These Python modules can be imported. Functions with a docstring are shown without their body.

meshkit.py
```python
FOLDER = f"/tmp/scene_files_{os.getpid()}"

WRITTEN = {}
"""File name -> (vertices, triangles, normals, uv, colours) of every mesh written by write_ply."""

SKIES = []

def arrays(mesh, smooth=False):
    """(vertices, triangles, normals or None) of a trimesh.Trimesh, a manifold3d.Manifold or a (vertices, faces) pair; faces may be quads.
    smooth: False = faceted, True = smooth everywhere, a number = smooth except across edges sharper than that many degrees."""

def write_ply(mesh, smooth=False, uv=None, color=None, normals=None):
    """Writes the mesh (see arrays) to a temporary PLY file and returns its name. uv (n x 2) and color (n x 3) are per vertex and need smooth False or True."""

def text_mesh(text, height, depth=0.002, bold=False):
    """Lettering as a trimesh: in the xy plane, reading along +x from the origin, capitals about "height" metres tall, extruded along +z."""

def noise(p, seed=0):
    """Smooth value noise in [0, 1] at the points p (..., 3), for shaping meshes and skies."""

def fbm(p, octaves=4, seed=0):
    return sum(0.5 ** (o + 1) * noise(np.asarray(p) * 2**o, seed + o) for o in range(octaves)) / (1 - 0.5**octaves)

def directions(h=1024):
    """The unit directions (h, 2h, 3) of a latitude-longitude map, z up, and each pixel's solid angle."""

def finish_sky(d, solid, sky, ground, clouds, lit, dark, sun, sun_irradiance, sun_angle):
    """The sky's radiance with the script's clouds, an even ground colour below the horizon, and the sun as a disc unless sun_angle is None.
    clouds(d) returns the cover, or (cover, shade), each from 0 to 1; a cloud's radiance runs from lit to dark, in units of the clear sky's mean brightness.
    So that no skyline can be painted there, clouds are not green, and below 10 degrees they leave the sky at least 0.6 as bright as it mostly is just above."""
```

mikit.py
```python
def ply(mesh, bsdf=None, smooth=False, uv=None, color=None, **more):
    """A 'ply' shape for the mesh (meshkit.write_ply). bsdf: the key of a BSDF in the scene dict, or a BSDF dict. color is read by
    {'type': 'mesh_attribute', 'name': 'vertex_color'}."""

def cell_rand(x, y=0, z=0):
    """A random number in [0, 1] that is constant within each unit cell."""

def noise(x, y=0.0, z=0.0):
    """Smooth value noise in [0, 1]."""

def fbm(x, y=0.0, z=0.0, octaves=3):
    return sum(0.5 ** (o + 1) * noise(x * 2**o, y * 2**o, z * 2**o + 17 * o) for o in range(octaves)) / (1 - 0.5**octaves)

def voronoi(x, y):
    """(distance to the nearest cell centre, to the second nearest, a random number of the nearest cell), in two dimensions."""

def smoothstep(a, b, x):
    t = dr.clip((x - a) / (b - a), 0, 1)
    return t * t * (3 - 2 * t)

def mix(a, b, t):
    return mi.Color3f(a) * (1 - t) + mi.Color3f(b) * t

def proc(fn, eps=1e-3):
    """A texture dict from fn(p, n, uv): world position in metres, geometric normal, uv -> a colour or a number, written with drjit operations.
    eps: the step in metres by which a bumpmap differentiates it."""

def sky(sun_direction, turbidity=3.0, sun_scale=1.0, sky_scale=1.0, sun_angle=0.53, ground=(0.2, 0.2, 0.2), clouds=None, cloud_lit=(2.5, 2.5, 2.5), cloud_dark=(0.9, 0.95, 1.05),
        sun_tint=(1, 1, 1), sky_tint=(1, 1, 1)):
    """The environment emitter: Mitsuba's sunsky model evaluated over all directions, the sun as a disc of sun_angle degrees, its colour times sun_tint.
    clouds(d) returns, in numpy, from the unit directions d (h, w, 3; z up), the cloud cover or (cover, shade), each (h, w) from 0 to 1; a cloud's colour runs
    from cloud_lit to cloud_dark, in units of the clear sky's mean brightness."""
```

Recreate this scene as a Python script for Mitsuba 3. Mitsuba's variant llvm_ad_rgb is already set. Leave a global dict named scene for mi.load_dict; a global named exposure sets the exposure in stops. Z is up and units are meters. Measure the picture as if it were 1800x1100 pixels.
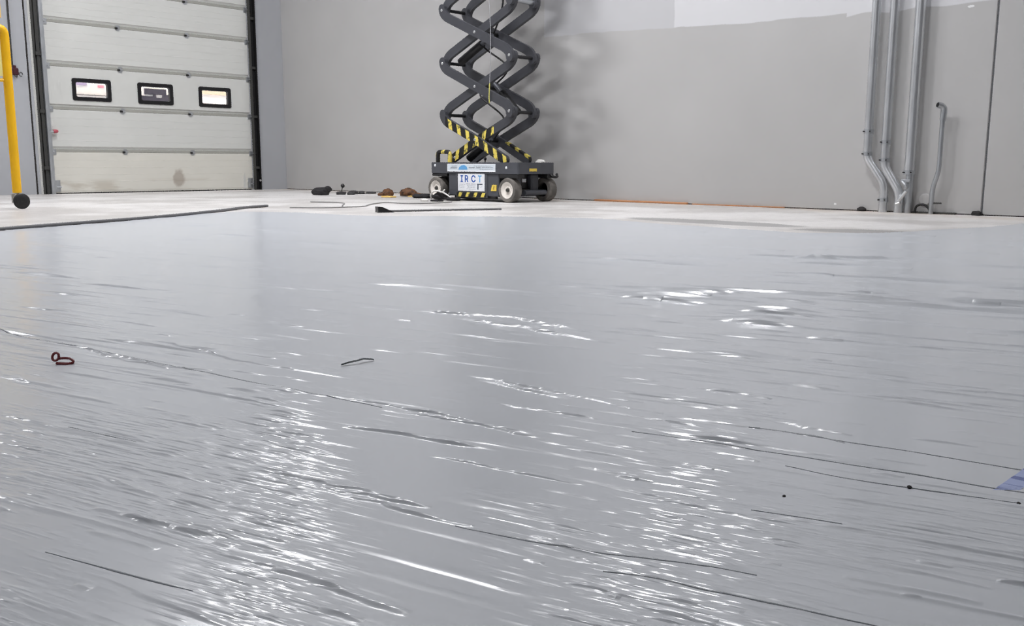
import math, random
import numpy as np, trimesh, drjit as dr, mitsuba as mi
import mikit, meshkit
from shapely.geometry import LineString, Polygon, box as sbox
from shapely import affinity
import shapely

T = mi.ScalarTransform4f
rng = np.random.default_rng(7)
random.seed(7)
scene, labels = {'type': 'scene'}, {}

# ------------------------------------------------------------------ camera, sky, lamps, exposure
PITCH, YAW, ROLL = .1612, -.7642, .0023
CAM = np.array([14.22, -9.104, .468])
F_ = np.array([math.sin(YAW) * math.cos(PITCH), math.cos(YAW) * math.cos(PITCH), -math.sin(PITCH)])
R_ = np.array([math.cos(YAW), -math.sin(YAW), 0.])
U_ = np.cross(R_, F_)
UP = U_ * math.cos(ROLL) - R_ * math.sin(ROLL)
scene['camera'] = {'type': 'perspective', 'fov': math.degrees(2 * math.atan(900 / 1625.3)), 'fov_axis': 'x', 'near_clip': .05, 'far_clip': 500.,
                   'to_world': T().look_at(origin=CAM.tolist(), target=(CAM + F_).tolist(), up=UP.tolist())}
exposure = 2.29


def overcast(d):
    c = .75 + .25 * meshkit.fbm(d * 3.0, 3, 5)
    return np.clip(c + .1, 0, 1), .35 * meshkit.fbm(d * 2.0, 3, 9)


scene['sky'] = {**mikit.sky((.5, -.3, .8), turbidity=5, sun_scale=.4, sky_scale=.8, ground=(.5, .5, .5), clouds=overcast,
                            cloud_lit=(1.5, 1.5, 1.52), cloud_dark=(1.05, 1.06, 1.1)), 'sampling_weight': .8}
LAMP_Z = 6.6
LAMP_RADIANCE = 38.
LAMPS = [(4.4, -4.2, 'leftmost of the row along the back wall'), (7.2, -4.2, 'middle of the row along the back wall'), (10.1, -4.2, 'rightmost of the row along the back wall'), (2.0, -9.8, 'in the second row, on the door side'), (13., -15.5, 'far behind the camera')]

# ------------------------------------------------------------------ materials
def rgb(*c): return {'type': 'rgb', 'value': list(c)}


def srgb(r, g, b):
    f = lambda v: v / 12.92 if v <= .04045 else ((v + .055) / 1.055) ** 2.4
    return tuple(f(v / 255.) for v in (r, g, b))


def mat(name, color, rough=.5, metallic=0., spec=.5, **more):
    c = color if isinstance(color, dict) else rgb(*color)
    scene[name] = {'type': 'principled', 'base_color': c, 'roughness': rough, 'metallic': metallic, 'specular': spec, **more}
    return name


def wall_back_color(p, n, uv):
    # grey paint below an uneven roller line, the pale primer coat left bare above it
    z, x = p.z, p.x
    line = 2.035 - dr.maximum(x - 6.9, 0) * .037 + .03 * dr.sin(x * 1.3) * .4 + .012 * (mikit.noise(x * 9., 3.) - .5) - .012 * mikit.noise(x * 1.7, 8.)
    line = dr.select(x > 10.05, 1.90 + .05 * mikit.noise(x * 4., 5.) - .02, line)
    m1 = mikit.smoothstep(-.006, .006, z - line) * dr.select((x > 6.05) & (x < 11.43), 1., 0.)
    m2 = mikit.smoothstep(-.01, .01, x - 8.02 - .02 * mikit.noise(z * 8., 2.))
    mott = mikit.fbm(x * 1.1, z * 1.1, 3., octaves=4) - .5
    grey = mi.Color3f(*srgb(180, 179, 178)) * (1 + .10 * mott)
    prime = mikit.mix(srgb(189, 189, 191), srgb(206, 206, 208), m2) * (1 + .06 * mott)
    m3 = mikit.smoothstep(-.01, .01, z - 3.3 - .03 * mikit.noise(x * 3., 7.))       # the wall above 3.3 m is still all primer
    return mikit.mix(grey, prime, dr.maximum(m1, m3))


mat('wall_paint_back', mikit.proc(wall_back_color), .62, spec=.35)
mat('wall_paint', mikit.proc(lambda p, n, uv: mi.Color3f(*srgb(170, 172, 176)) * (1 + .07 * (mikit.fbm(p.x * 1.2, p.y * 1.2, p.z * 1.2, octaves=3) - .5))), .6, spec=.35)
mat('deck_paint', srgb(228, 228, 228), .7)
mat('sealant', srgb(96, 97, 100), .6)
mat('dark_gap', srgb(38, 36, 35), .8)


def concrete_color(p, n, uv):
    x, y = p.x, p.y
    m = mikit.fbm(x * 1.4, y * 1.4, 2., octaves=4)
    fine = mikit.fbm(x * 24., y * 24., 5., octaves=3)
    base = mikit.mix(srgb(170, 167, 164), srgb(194, 192, 190), mikit.smoothstep(.3, .7, m)) * (.93 + .14 * fine)
    # two damp streaks near the edge of the film
    def streak(cx, cy, a, lx, ly):
        c, s = math.cos(a), math.sin(a)
        u, v = (x - cx) * c + (y - cy) * s, -(x - cx) * s + (y - cy) * c
        w = .25 * (mikit.fbm(x * 5., y * 5., 9., octaves=3) - .5)
        return 1 - mikit.smoothstep(.8, 1.05, dr.sqrt(dr.square(u / lx) + dr.square(v / ly)) + w)
    damp = dr.maximum(streak(10.22, -2.62, -.02, .85, .24), streak(11.5, -2.75, .3, .5, .2))
    dust = dr.square(mikit.smoothstep(-1.1, -.05, y + .35 * (mikit.fbm(x * 2., y * 2., 4.) - .5)))
    base = mikit.mix(base, srgb(184, 170, 154), .55 * dust * mikit.smoothstep(.35, .6, mikit.fbm(x * 3., y * 8., 1.)))
    return mikit.mix(base, srgb(128, 127, 126), .8 * damp)


mat('concrete', mikit.proc(concrete_color), .38, spec=.5)
# glossy film: a clear lobe and a hazy one from the wrinkles too fine to mesh
film_lobe = lambda r: {'type': 'principled', 'base_color': rgb(*srgb(160, 163, 167)), 'roughness': r, 'specular': .7, 'clearcoat': 1., 'clearcoat_gloss': .93, 'sheen': .5}
scene['film_bsdf'] = {'type': 'blendbsdf', 'weight': .3, 'a': film_lobe(.2), 'b': film_lobe(.42)}
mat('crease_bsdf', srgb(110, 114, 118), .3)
mat('door_white', mikit.proc(lambda p, n, uv: mi.Color3f(*srgb(208, 209, 205)) * (1 + .05 * (mikit.fbm(p.y * 2., p.z * 3., 1.) - .5))), .45)


def bottom_panel_color(p, n, uv):
    y, z = p.y, p.z
    base = mi.Color3f(*srgb(214, 212, 203)) * (1 + .06 * (mikit.fbm(y * 3., z * 6., 2.) - .5))
    d = dr.sqrt(dr.square((y + 1.98) / .1) + dr.square((z - .22) / .14)) + .5 * (mikit.fbm(y * 14., z * 14., 3.) - .5)
    smudge = 1 - mikit.smoothstep(.7, 1.15, d)
    grime = mikit.smoothstep(.5, .75, mikit.fbm(y * 2.5, z * 9., 7., octaves=4)) * (1 - mikit.smoothstep(.12, .24, z))
    return mikit.mix(mikit.mix(base, srgb(168, 158, 142), .5 * grime), srgb(150, 138, 126), .62 * smudge)


mat('door_soiled', mikit.proc(bottom_panel_color), .5)
mat('door_rail', srgb(158, 158, 151), .5)
mat('galvanised', mikit.proc(lambda p, n, uv: mi.Color3f(.52, .54, .56) * (.85 + .3 * mikit.fbm(p.x * 30., p.y * 30., p.z * 8., octaves=2))), .38, metallic=.9)
mat('conduit_metal', mikit.proc(lambda p, n, uv: mi.Color3f(.70, .715, .73) * (.86 + .28 * mikit.fbm(p.x * 25., p.y * 25., p.z * 6., octaves=2))), .34, metallic=.88)
mat('dark_steel', srgb(64, 64, 62), .5, metallic=.3)
mat('trim_white', srgb(200, 200, 196), .5)
mat('black_rubber', srgb(24, 24, 25), .5)
mat('black_plastic', srgb(18, 18, 20), .35)
mat('lift_grey', mikit.proc(lambda p, n, uv: mi.Color3f(*srgb(72, 74, 80)) * (.85 + .3 * mikit.fbm(p.x * 9., p.y * 9., p.z * 9., octaves=3))), .42)
mat('lift_arm', mikit.proc(lambda p, n, uv: mi.Color3f(*srgb(62, 63, 68)) * (.85 + .3 * mikit.fbm(p.x * 7., p.y * 7., p.z * 7., octaves=3))), .4)
mat('lift_black', srgb(26, 26, 28), .45)
mat('tyre_grey', mikit.proc(lambda p, n, uv: mikit.mix(srgb(94, 91, 87), srgb(122, 117, 112), mikit.smoothstep(.35, .65, mikit.fbm(p.x * 9., p.y * 9., p.z * 9., octaves=3)))), .75)
mat('rim_ivory', mikit.proc(lambda p, n, uv: mikit.mix(srgb(228, 222, 214), srgb(204, 197, 189), mikit.smoothstep(.45, .7, mikit.fbm(p.x * 12., p.y * 12., p.z * 12., octaves=3)))), .55)
mat('steel_bright', srgb(205, 205, 205), .25, metallic=.8)
mat('white_label', srgb(232, 234, 238), .45)
mat('silver_label', srgb(210, 219, 226), .4)
mat('ink_blue', srgb(40, 80, 160), .5)
mat('ink_sky', srgb(96, 160, 212), .5)
mat('ink_grey', srgb(150, 158, 166), .5)
mat('ink_dark', srgb(84, 92, 104), .5)
mat('yellow_label', srgb(226, 196, 84), .5)
mat('scaffold_yellow', mikit.proc(lambda p, n, uv: mi.Color3f(*srgb(232, 178, 12)) * (.9 + .2 * mikit.fbm(p.x * 12., p.y * 12., p.z * 5., octaves=3))), .4)
mat('scaffold_pale', srgb(226, 216, 140), .5)
mat('scaffold_orange', srgb(216, 176, 112), .5)
mat('maroon', srgb(62, 18, 28), .45)
mat('red_cap', srgb(176, 82, 92), .4)
mat('hose_grey', srgb(98, 98, 100), .5)
mat('cord_grey', srgb(150, 149, 148), .5)
mat('wood_raw', mikit.proc(lambda p, n, uv: mikit.mix(srgb(214, 160, 118), srgb(150, 96, 62), mikit.fbm(p.x * 5., p.y * 60., p.z * 60., octaves=3))), .7)
mat('leather_brown', mikit.proc(lambda p, n, uv: mikit.mix(srgb(104, 68, 40), srgb(58, 38, 24), mikit.smoothstep(.35, .65, mikit.fbm(p.x * 25., p.y * 25., p.z * 25., octaves=3)))), .7)
mat('yellow_plastic', srgb(226, 190, 110), .5)
mat('cloth_black', srgb(36, 34, 36), .8)
mat('scrap_dark', srgb(58, 57, 58), .7)
mat('plastic_white', srgb(226, 224, 220), .4)
mat('hook_red', srgb(100, 22, 24), .35)
mat('tape_blue', mikit.proc(lambda p, n, uv: mikit.mix(srgb(136, 146, 180), srgb(84, 95, 140), mikit.smoothstep(.45, .7, mikit.fbm(p.x * 14., p.y * 130., octaves=2)))), .5)
scene['tape_blue'] = {'type': 'twosided', 'sheet': scene['tape_blue']}
mat('rope_green', srgb(198, 194, 110), .7)
mat('rope_pale', srgb(168, 168, 170), .7)
mat('dirt', srgb(40, 38, 38), .8)
mat('strip_dark', srgb(62, 68, 70), .35)
mat('fixture_white', srgb(225, 225, 225), .5)
mat('asphalt_snow', srgb(235, 235, 238), .9)
mat('trailer_dark', srgb(48, 46, 62), .6)
mat('outside_peach', srgb(240, 214, 190), .7)
mat('outside_pink', srgb(222, 150, 170), .7)
mat('outside_lilac', srgb(170, 160, 196), .7)
mat('outside_white', srgb(240, 240, 242), .7)
scene['pane_glass'] = {'type': 'thindielectric', 'int_ior': 1.5}

# hazard stripes: yellow and black diagonal bands printed along a bar
def stripes(a, b, period, off=0.):
    def fn(p, n, uv):
        t = (p.x * a + p.z * b) / period + off
        t = t - dr.floor(t)
        wear = mikit.smoothstep(.55, .7, mikit.fbm(p.x * 30., p.z * 30., 4., octaves=3))
        y = mikit.mix(srgb(226, 206, 96), srgb(120, 112, 60), wear)
        return mikit.mix(srgb(22, 22, 22), y, mikit.smoothstep(.0, .03, t) * (1 - mikit.smoothstep(.42, .45, t)))
    return mikit.proc(fn)


mat('hazard_down', stripes(.85, .15, .125), .45)
mat('hazard_up', stripes(.85, -.15, .125, .3), .45)
mat('hazard_flat', stripes(.85, -.5, .115, .1), .45)

# ------------------------------------------------------------------ mesh helpers
def cbox(x0, x1, y0, y1, z0, z1, c=.004):
    c = min(c, abs(x1 - x0) / 3, abs(y1 - y0) / 3, abs(z1 - z0) / 3)
    pts = []
    for sx in (0, 1):
        for sy in (0, 1):
            for sz in (0, 1):
                X, Y, Z = (x0, x1)[sx], (y0, y1)[sy], (z0, z1)[sz]
                dx, dy, dz = (c, -c)[sx], (c, -c)[sy], (c, -c)[sz]
                pts += [(X, Y + dy, Z + dz), (X + dx, Y, Z + dz), (X + dx, Y + dy, Z)]
    return trimesh.convex.convex_hull(np.array(pts))


def join(*m): return trimesh.util.concatenate([k for a in m for k in (a if isinstance(a, (list, tuple)) else [a])])


def tube(path, r, n=12, cap=True):
    p = np.asarray(path, float)
    r = np.broadcast_to(np.asarray(r, float), (len(p),))
    t = np.gradient(p, axis=0) if len(p) > 2 else np.repeat((p[1] - p[0])[None], 2, 0)
    t /= np.linalg.norm(t, axis=1, keepdims=True)
    a = np.array([0, 0, 1.]) if abs(t[0, 2]) < .9 else np.array([1., 0, 0])
    rings, x = [], np.cross(t[0], a)
    for k in range(len(p)):
        x = x - t[k] * (x @ t[k]); x /= np.linalg.norm(x)
        y = np.cross(t[k], x)
        q = np.arange(n) * 2 * np.pi / n
        rings.append(p[k] + r[k] * (np.cos(q)[:, None] * x + np.sin(q)[:, None] * y))
    v, f, i = np.vstack(rings), [], np.arange(n)
    for k in range(len(p) - 1):
        a, b = k * n + i, k * n + (i + 1) % n
        f += [np.stack([a, b, b + n], 1), np.stack([a, b + n, a + n], 1)]
    if cap:
        v = np.vstack([v, p[0], p[-1]])
        f += [np.stack([(i + 1) % n, i, i * 0 + len(v) - 2], 1), np.stack([(len(p) - 1) * n + i, (len(p) - 1) * n + (i + 1) % n, i * 0 + len(v) - 1], 1)]
    return trimesh.Trimesh(v, np.vstack(f), process=False)


def smooth_path(pts, n=8):
    p = np.asarray(pts, float)
    q = np.vstack([2 * p[0] - p[1], p, 2 * p[-1] - p[-2]])
    out = []
    for k in range(1, len(q) - 2):
        for s in np.linspace(0, 1, n, endpoint=False):
            a, b, c, d = q[k - 1:k + 3]
            out.append(.5 * (2 * b + (c - a) * s + (2 * a - 5 * b + 4 * c - d) * s * s + (3 * b - a - 3 * c + d) * s ** 3))
    return np.array(out + [p[-1]])


def rounded(pts, r=.05, n=6):
    """A polyline whose corners are replaced by arcs reaching r along each leg."""
    p, out = [np.asarray(q, float) for q in pts], []
    out.append(p[0])
    for a, b, c in zip(p, p[1:], p[2:]):
        u, w = (a - b) / np.linalg.norm(a - b), (c - b) / np.linalg.norm(c - b)
        for s in np.linspace(0, 1, n):
            out.append((1 - s) ** 2 * (b + u * r) + 2 * s * (1 - s) * b + s * s * (b + w * r))
    out.append(p[-1])
    return np.array(out)


def extrude(poly, a0, a1, plane):
    """A shapely polygon in the plane 'xz', 'yz' or 'xy', extruded from a0 to a1 along the third axis."""
    m = trimesh.creation.extrude_polygon(poly, a1 - a0, engine='earcut')
    v = m.vertices.copy()
    if plane == 'xz': w = np.stack([v[:, 0], a0 + v[:, 2], v[:, 1]], 1); flip = True
    elif plane == 'yz': w = np.stack([a0 + v[:, 2], v[:, 0], v[:, 1]], 1); flip = False
    else: w = np.stack([v[:, 0], v[:, 1], a0 + v[:, 2]], 1); flip = False
    return trimesh.Trimesh(w, m.faces[:, ::-1] if flip else m.faces, process=False)


def lathe(profile, axis, center, n=36):
    """profile: (radius, offset along the axis) rows."""
    m = trimesh.creation.revolve(np.asarray(profile, float), sections=n)
    v = m.vertices
    if axis == 'y': v = np.stack([v[:, 0], v[:, 2], -v[:, 1]], 1)
    elif axis == 'x': v = np.stack([v[:, 2], v[:, 0], v[:, 1]], 1)
    return trimesh.Trimesh(v + np.asarray(center), m.faces, process=False)


def blob(center, size, seed, rough=.25, sub=3, flat=True, rot=0.):
    m = trimesh.creation.icosphere(subdivisions=sub)
    v = m.vertices.copy()
    v *= 1 + rough * 2 * (meshkit.fbm(v * 1.7 + seed, 3, seed) - .5)[:, None]
    v *= np.asarray(size)
    if flat: v[:, 2] = np.maximum(v[:, 2], -size[2] * .55)
    c, s = math.cos(rot), math.sin(rot)
    v = v @ np.array([[c, s, 0], [-s, c, 0], [0, 0, 1]])
    v += np.asarray(center)
    return trimesh.Trimesh(v, m.faces, process=False)


def text(s, height, origin, right, up, depth=.002, bold=True):
    m = meshkit.text_mesh(s, height, depth, bold)
    r, u = np.asarray(right, float), np.asarray(up, float)
    v = np.asarray(origin) + m.vertices[:, :1] * r + m.vertices[:, 1:2] * u + m.vertices[:, 2:3] * np.cross(r, u)
    return trimesh.Trimesh(v, m.faces, process=False)


def key_for(name):
    if name not in scene and name not in labels: return name
    k = 1
    while f'{name}_{k:03d}' in scene or f'{name}_{k:03d}' in labels: k += 1
    return f'{name}_{k:03d}'


def add(name, mesh, bsdf, label=None, cat=None, group=None, kind=None, smooth=35, **more):
    k = key_for(name)
    scene[k] = mikit.ply(mesh, bsdf, smooth=smooth, **more)
    d = {}
    if label: d['label'] = label
    if cat: d['category'] = cat
    if group: d['group'] = group
    if kind: d['kind'] = kind
    if d: labels[k] = d
    return k


def thing(name, label, cat, group=None, kind=None):
    k = key_for(name)
    while any(x.startswith(k + '__') for x in scene): k = key_for(name)
    labels[k] = {'label': label, **({'category': cat} if cat else {}), **({'group': group} if group else {}), **({'kind': kind} if kind else {})}
    return k


# ------------------------------------------------------------------ the building
XR, YF, ZC = 27.0, -20.0, 7.2
add('floor', cbox(-.4, XR, YF, .3, -.2, 0, .001), 'concrete', 'pale dusty concrete floor slab beyond the plastic film', kind='structure', smooth=False)
add('ceiling', cbox(-.4, XR + .2, YF - .2, .4, ZC, ZC + .2, .001), 'deck_paint', 'white roof deck above the frame', kind='structure', smooth=False)
# back wall: tilt-up slabs with a recessed joint, standing on a dark gap
t = thing('wall_back', 'grey painted concrete wall behind the lift and the pipes, pale primer above a roller line', None, kind='structure')
add(t + '__panel', cbox(-.0, 11.432, 0, .18, .007, ZC, .006), 'wall_paint_back', smooth=False)
add(t + '__panel', cbox(11.447, 19.3, 0, .18, .007, ZC, .006), 'wall_paint_back', smooth=False)
add(t + '__panel', cbox(19.322, XR, 0, .18, .007, ZC, .006), 'wall_paint_back', smooth=False)
add(t + '__joint_backing', cbox(-.2, XR, .03, .2, 0, ZC, .001), 'dark_gap', smooth=False)
add(t + '__joint_sealant', cbox(11.430, 11.449, .012, .028, .01, ZC, .001), 'sealant', smooth=False)
for (x, z, rx, rz) in ((10.044, .06, .014, .012), (11.208, 1.865, .03, .011), (5.777, 2.332, .02, .008)):
    add(t + '__patch', extrude(affinity.scale(LineString([(x - .001, z), (x + .001, z)]).buffer(1.), rx, rz, origin=(x, z)), -.0012, .0005, 'xz'), 'fixture_white', 'small white filler patch')
DY0, DY1, DZ = -3.905, -.66, 3.30          # door opening
t = thing('wall_left', 'grey painted wall around the loading door', None, kind='structure')
opening = Polygon([(YF, 0), (YF, ZC), (.2, ZC), (.2, 0), (DY1 + .02, 0), (DY1 + .02, DZ), (DY0 - .0, DZ), (DY0 - .0, 0)])
add(t + '__shell', extrude(opening, -.3, 0, 'yz'), 'wall_paint', smooth=False)
add('wall_right', cbox(XR, XR + .2, YF, .3, 0, ZC, .001), 'wall_paint', 'grey far wall on the right', kind='structure', smooth=False)
add('wall_front', cbox(-.4, XR + .2, YF - .2, YF, 0, ZC, .001), 'wall_paint', 'grey wall behind the camera', kind='structure', smooth=False)
add('trim_1', join(cbox(.0, .012, DY0 - .19, DY0 - .145, 0, DZ + .1, .002)), 'trim_white', 'white vertical trim strip beside the door track', kind='structure')
add('trim_2', cbox(-.0, .006, -4.155, -4.135, 0, DZ + .1, .001), 'dark_gap', 'dark caulk line left of the white trim', kind='structure')
add('trim_3', cbox(0, .012, -.535, -.515, 0, DZ + .1, .002), 'trim_white', 'thin pale trim right of the door track', kind='structure')

# ------------------------------------------------------------------ sectional door
d = thing('door_1', 'white sectional loading door with three small windows, closed', None, kind='structure')
JZ = [0.012, .602, 1.212, 1.822, 2.432, 2.945, 3.42]
FX = -.012
WIN = [(-3.27, 1.513), (-2.293, 1.508), (-1.289, 1.507)]
for k in range(6):
    z0, z1 = JZ[k], JZ[k + 1]
    # profile in (x, z): the face, a rail step at the top and an undercut at the bottom edge
    if k < 5:
        prof = [(-.055, z0), (-.055, z1), (FX - .004, z1), (FX, z1 - .008), (FX, z0 + .084), (FX - .012, z0 + .078), (FX - .024, z0 + .052), (FX - .024, z0)]
    else:
        prof = [(-.055, z0), (-.055, z1), (FX, z1), (FX, z0 + .084), (FX - .012, z0 + .078), (FX - .024, z0 + .052), (FX - .024, z0)]
    if k == 0: prof = [(-.055, z0), (-.055, z1), (FX - .004, z1), (FX, z1 - .008), (FX, z0 + .035), (FX - .01, z0)]
    pts = Polygon(prof)
    m = trimesh.creation.extrude_polygon(pts, DY1 - DY0, engine='earcut')
    v = m.vertices
    m = trimesh.Trimesh(np.stack([v[:, 0], DY0 + v[:, 2], v[:, 1]], 1), m.faces[:, ::-1], process=False)
    if k == 2:
        hole = [sbox(y - .265, z - .135, y + .265, z + .135) for y, z in WIN]
        face = Polygon([(DY0, z0 + .08), (DY1, z0 + .08), (DY1, z1), (DY0, z1)])
        for h in hole: face = face.difference(h)
        m = join(extrude(face, -.055, FX, 'yz'), cbox(-.055, FX - .024, DY0, DY1, z0, z0 + .082, .001))
    # shallow ribs pressed into the sheet
    ribs = []
    if k != 2:
        for q in (.2, .4, .6, .8):
            zz = z0 + .06 + (z1 - z0 - .07) * q
            ribs.append(cbox(FX - .003, FX + .0016, DY0 + .02, DY1 - .02, zz - .004, zz + .004, .0014))
    add(d + '__panel', join(m, ribs), 'door_soiled' if k == 0 else 'door_white', smooth=False)
    # the strip of the lower section's top rail seen under the undercut
    if k > 0:
        add(d + '__joint_rail', cbox(FX - .03, FX - .004, DY0, DY1, z0 + .002, z0 + .046, .003), 'door_rail')
        for y in (-2.826, -1.727):
            h = add(d + '__hinge', join(cbox(FX - .002, FX + .008, y - .025, y + .025, z0 - .03, z0 + .052, .002), tube([(FX + .012, y - .035, z0 + .012), (FX + .012, y + .035, z0 + .012)], .011, 8)), 'galvanised')
            add(h + '__pin', tube([(FX + .016, y - .046, z0 + .008), (FX + .016, y - .012, z0 + .008)], .015, 8), 'black_plastic')
        for y, s in ((DY0 + .03, -1), (DY1 - .02, 1)):
            h = add(d + '__roller', join(cbox(FX, FX + .012, y - .03, y + .03, z0 - .035, z0 + .045, .002), tube([(FX + .03, y, z0 + .01), (FX + .03, y + s * .085, z0 + .01)], .009, 8)), 'galvanised')
            add(h + '__wheel', tube([(FX + .03, y + s * .055, z0 + .01), (FX + .03, y + s * .083, z0 + .01)], .022, 12), 'black_plastic')
add(d + '__bottom_seal', cbox(-.045, FX - .004, DY0 + .02, DY1 - .02, .001, .014, .003), 'black_rubber')
for y, z in WIN:
    W = d + '__window'
    outer, inner = sbox(y - .255, z - .13, y + .255, z + .13).buffer(.03, 4), sbox(y - .205, z - .08, y + .205, z + .08).buffer(.025, 4)
    W = add(W, extrude(outer.difference(inner), -.06, FX + .012, 'yz'), 'black_plastic')
    add(W + '__pane', trimesh.Trimesh([(-.035, y - .235, z - .11), (-.035, y + .235, z - .11), (-.035, y + .235, z + .11), (-.035, y - .235, z + .11)], [[0, 1, 2], [0, 2, 3]], process=False), 'pane_glass', smooth=False)
for y, s in ((DY0 + .04, 1), (DY1 - .05, -1)):
    add(d + '__bottom_bracket', join(cbox(FX, FX + .012, y - .045, y + .045, .03, .2, .003), cbox(FX, FX + .05, y - .05, y - .02, .05, .13, .004), tube([(FX + .03, y - .05, .1), (FX + .03, y + .05, .1)], .012, 8)), 'galvanised')
add(d + '__corner_guard', extrude(Polygon([(-.835, .03), (-.835, .2), (-.815, .29), (-.795, .2), (-.79, .03)]), FX, FX + .01, 'yz'), 'trim_white', 'pale crescent shaped flake of paint film')
# vertical tracks
tr = thing('door_track', 'galvanised vertical track on the left side of the loading door', 'door track')
add(tr + '__channel', join(extrude(Polygon([(.004, -3.978), (.092, -3.978), (.092, -3.944), (.084, -3.944), (.084, -3.970), (.012, -3.970), (.012, -3.90), (.004, -3.90)]), 0, 3.4, 'xy'), extrude(sbox(.02, -3.94, .07, -3.915), 0, 3.4, 'xy')), 'galvanised', smooth=False)
add(tr + '__jamb_angle', extrude(Polygon([(.004, -4.066), (.06, -4.066), (.06, -4.056), (.014, -4.056), (.014, -4.03), (.045, -4.03), (.045, -3.984), (.004, -3.984)]), 0, 3.4, 'xy'), 'dark_steel', 'dark steel wall angle', smooth=False)
for z in (.35, 1.15, 1.95, 2.75):
    add(tr + '__bracket', cbox(.046, .07, -4.05, -3.98, z, z + .05, .003), 'dark_steel')
add(tr + '__sensor_arm', tube([(.05, -3.96, .885), (.05, -3.885, .895)], .022, 12), 'galvanised')
add(tr + '__sensor_lens', tube(rounded([(.05, -3.885, .895), (.05, -3.86, .9), (.05, -3.82, .9)], .01), [.027] * 7 + [.018], 14), 'red_cap', 'dusty red lens of the photo sensor')
tr = thing('door_track', 'dark vertical track on the right side of the loading door', 'door track')
add(tr + '__channel', extrude(Polygon([(.004, -.648), (.004, -.640), (.07, -.633), (.07, -.66), (.062, -.66), (.062, -.643)]), 0, 3.4, 'xy'), 'dark_steel', smooth=False)
add(tr + '__jamb_angle', extrude(Polygon([(0, -.60), (.0, -.545), (.085, -.545), (.085, -.553), (.008, -.553), (.008, -.60)]), 0, 3.4, 'xy'), 'black_rubber', 'black wall angle', smooth=False)
for z in (.35, 1.2, 2.0, 2.8):
    add(tr + '__bracket', cbox(.006, .05, -.65, -.55, z, z + .045, .003), 'dark_steel')
add(tr + '__bolt', tube([(.09, -.57, .16), (.075, -.57, .16)], .018, 10), 'steel_bright')

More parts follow.
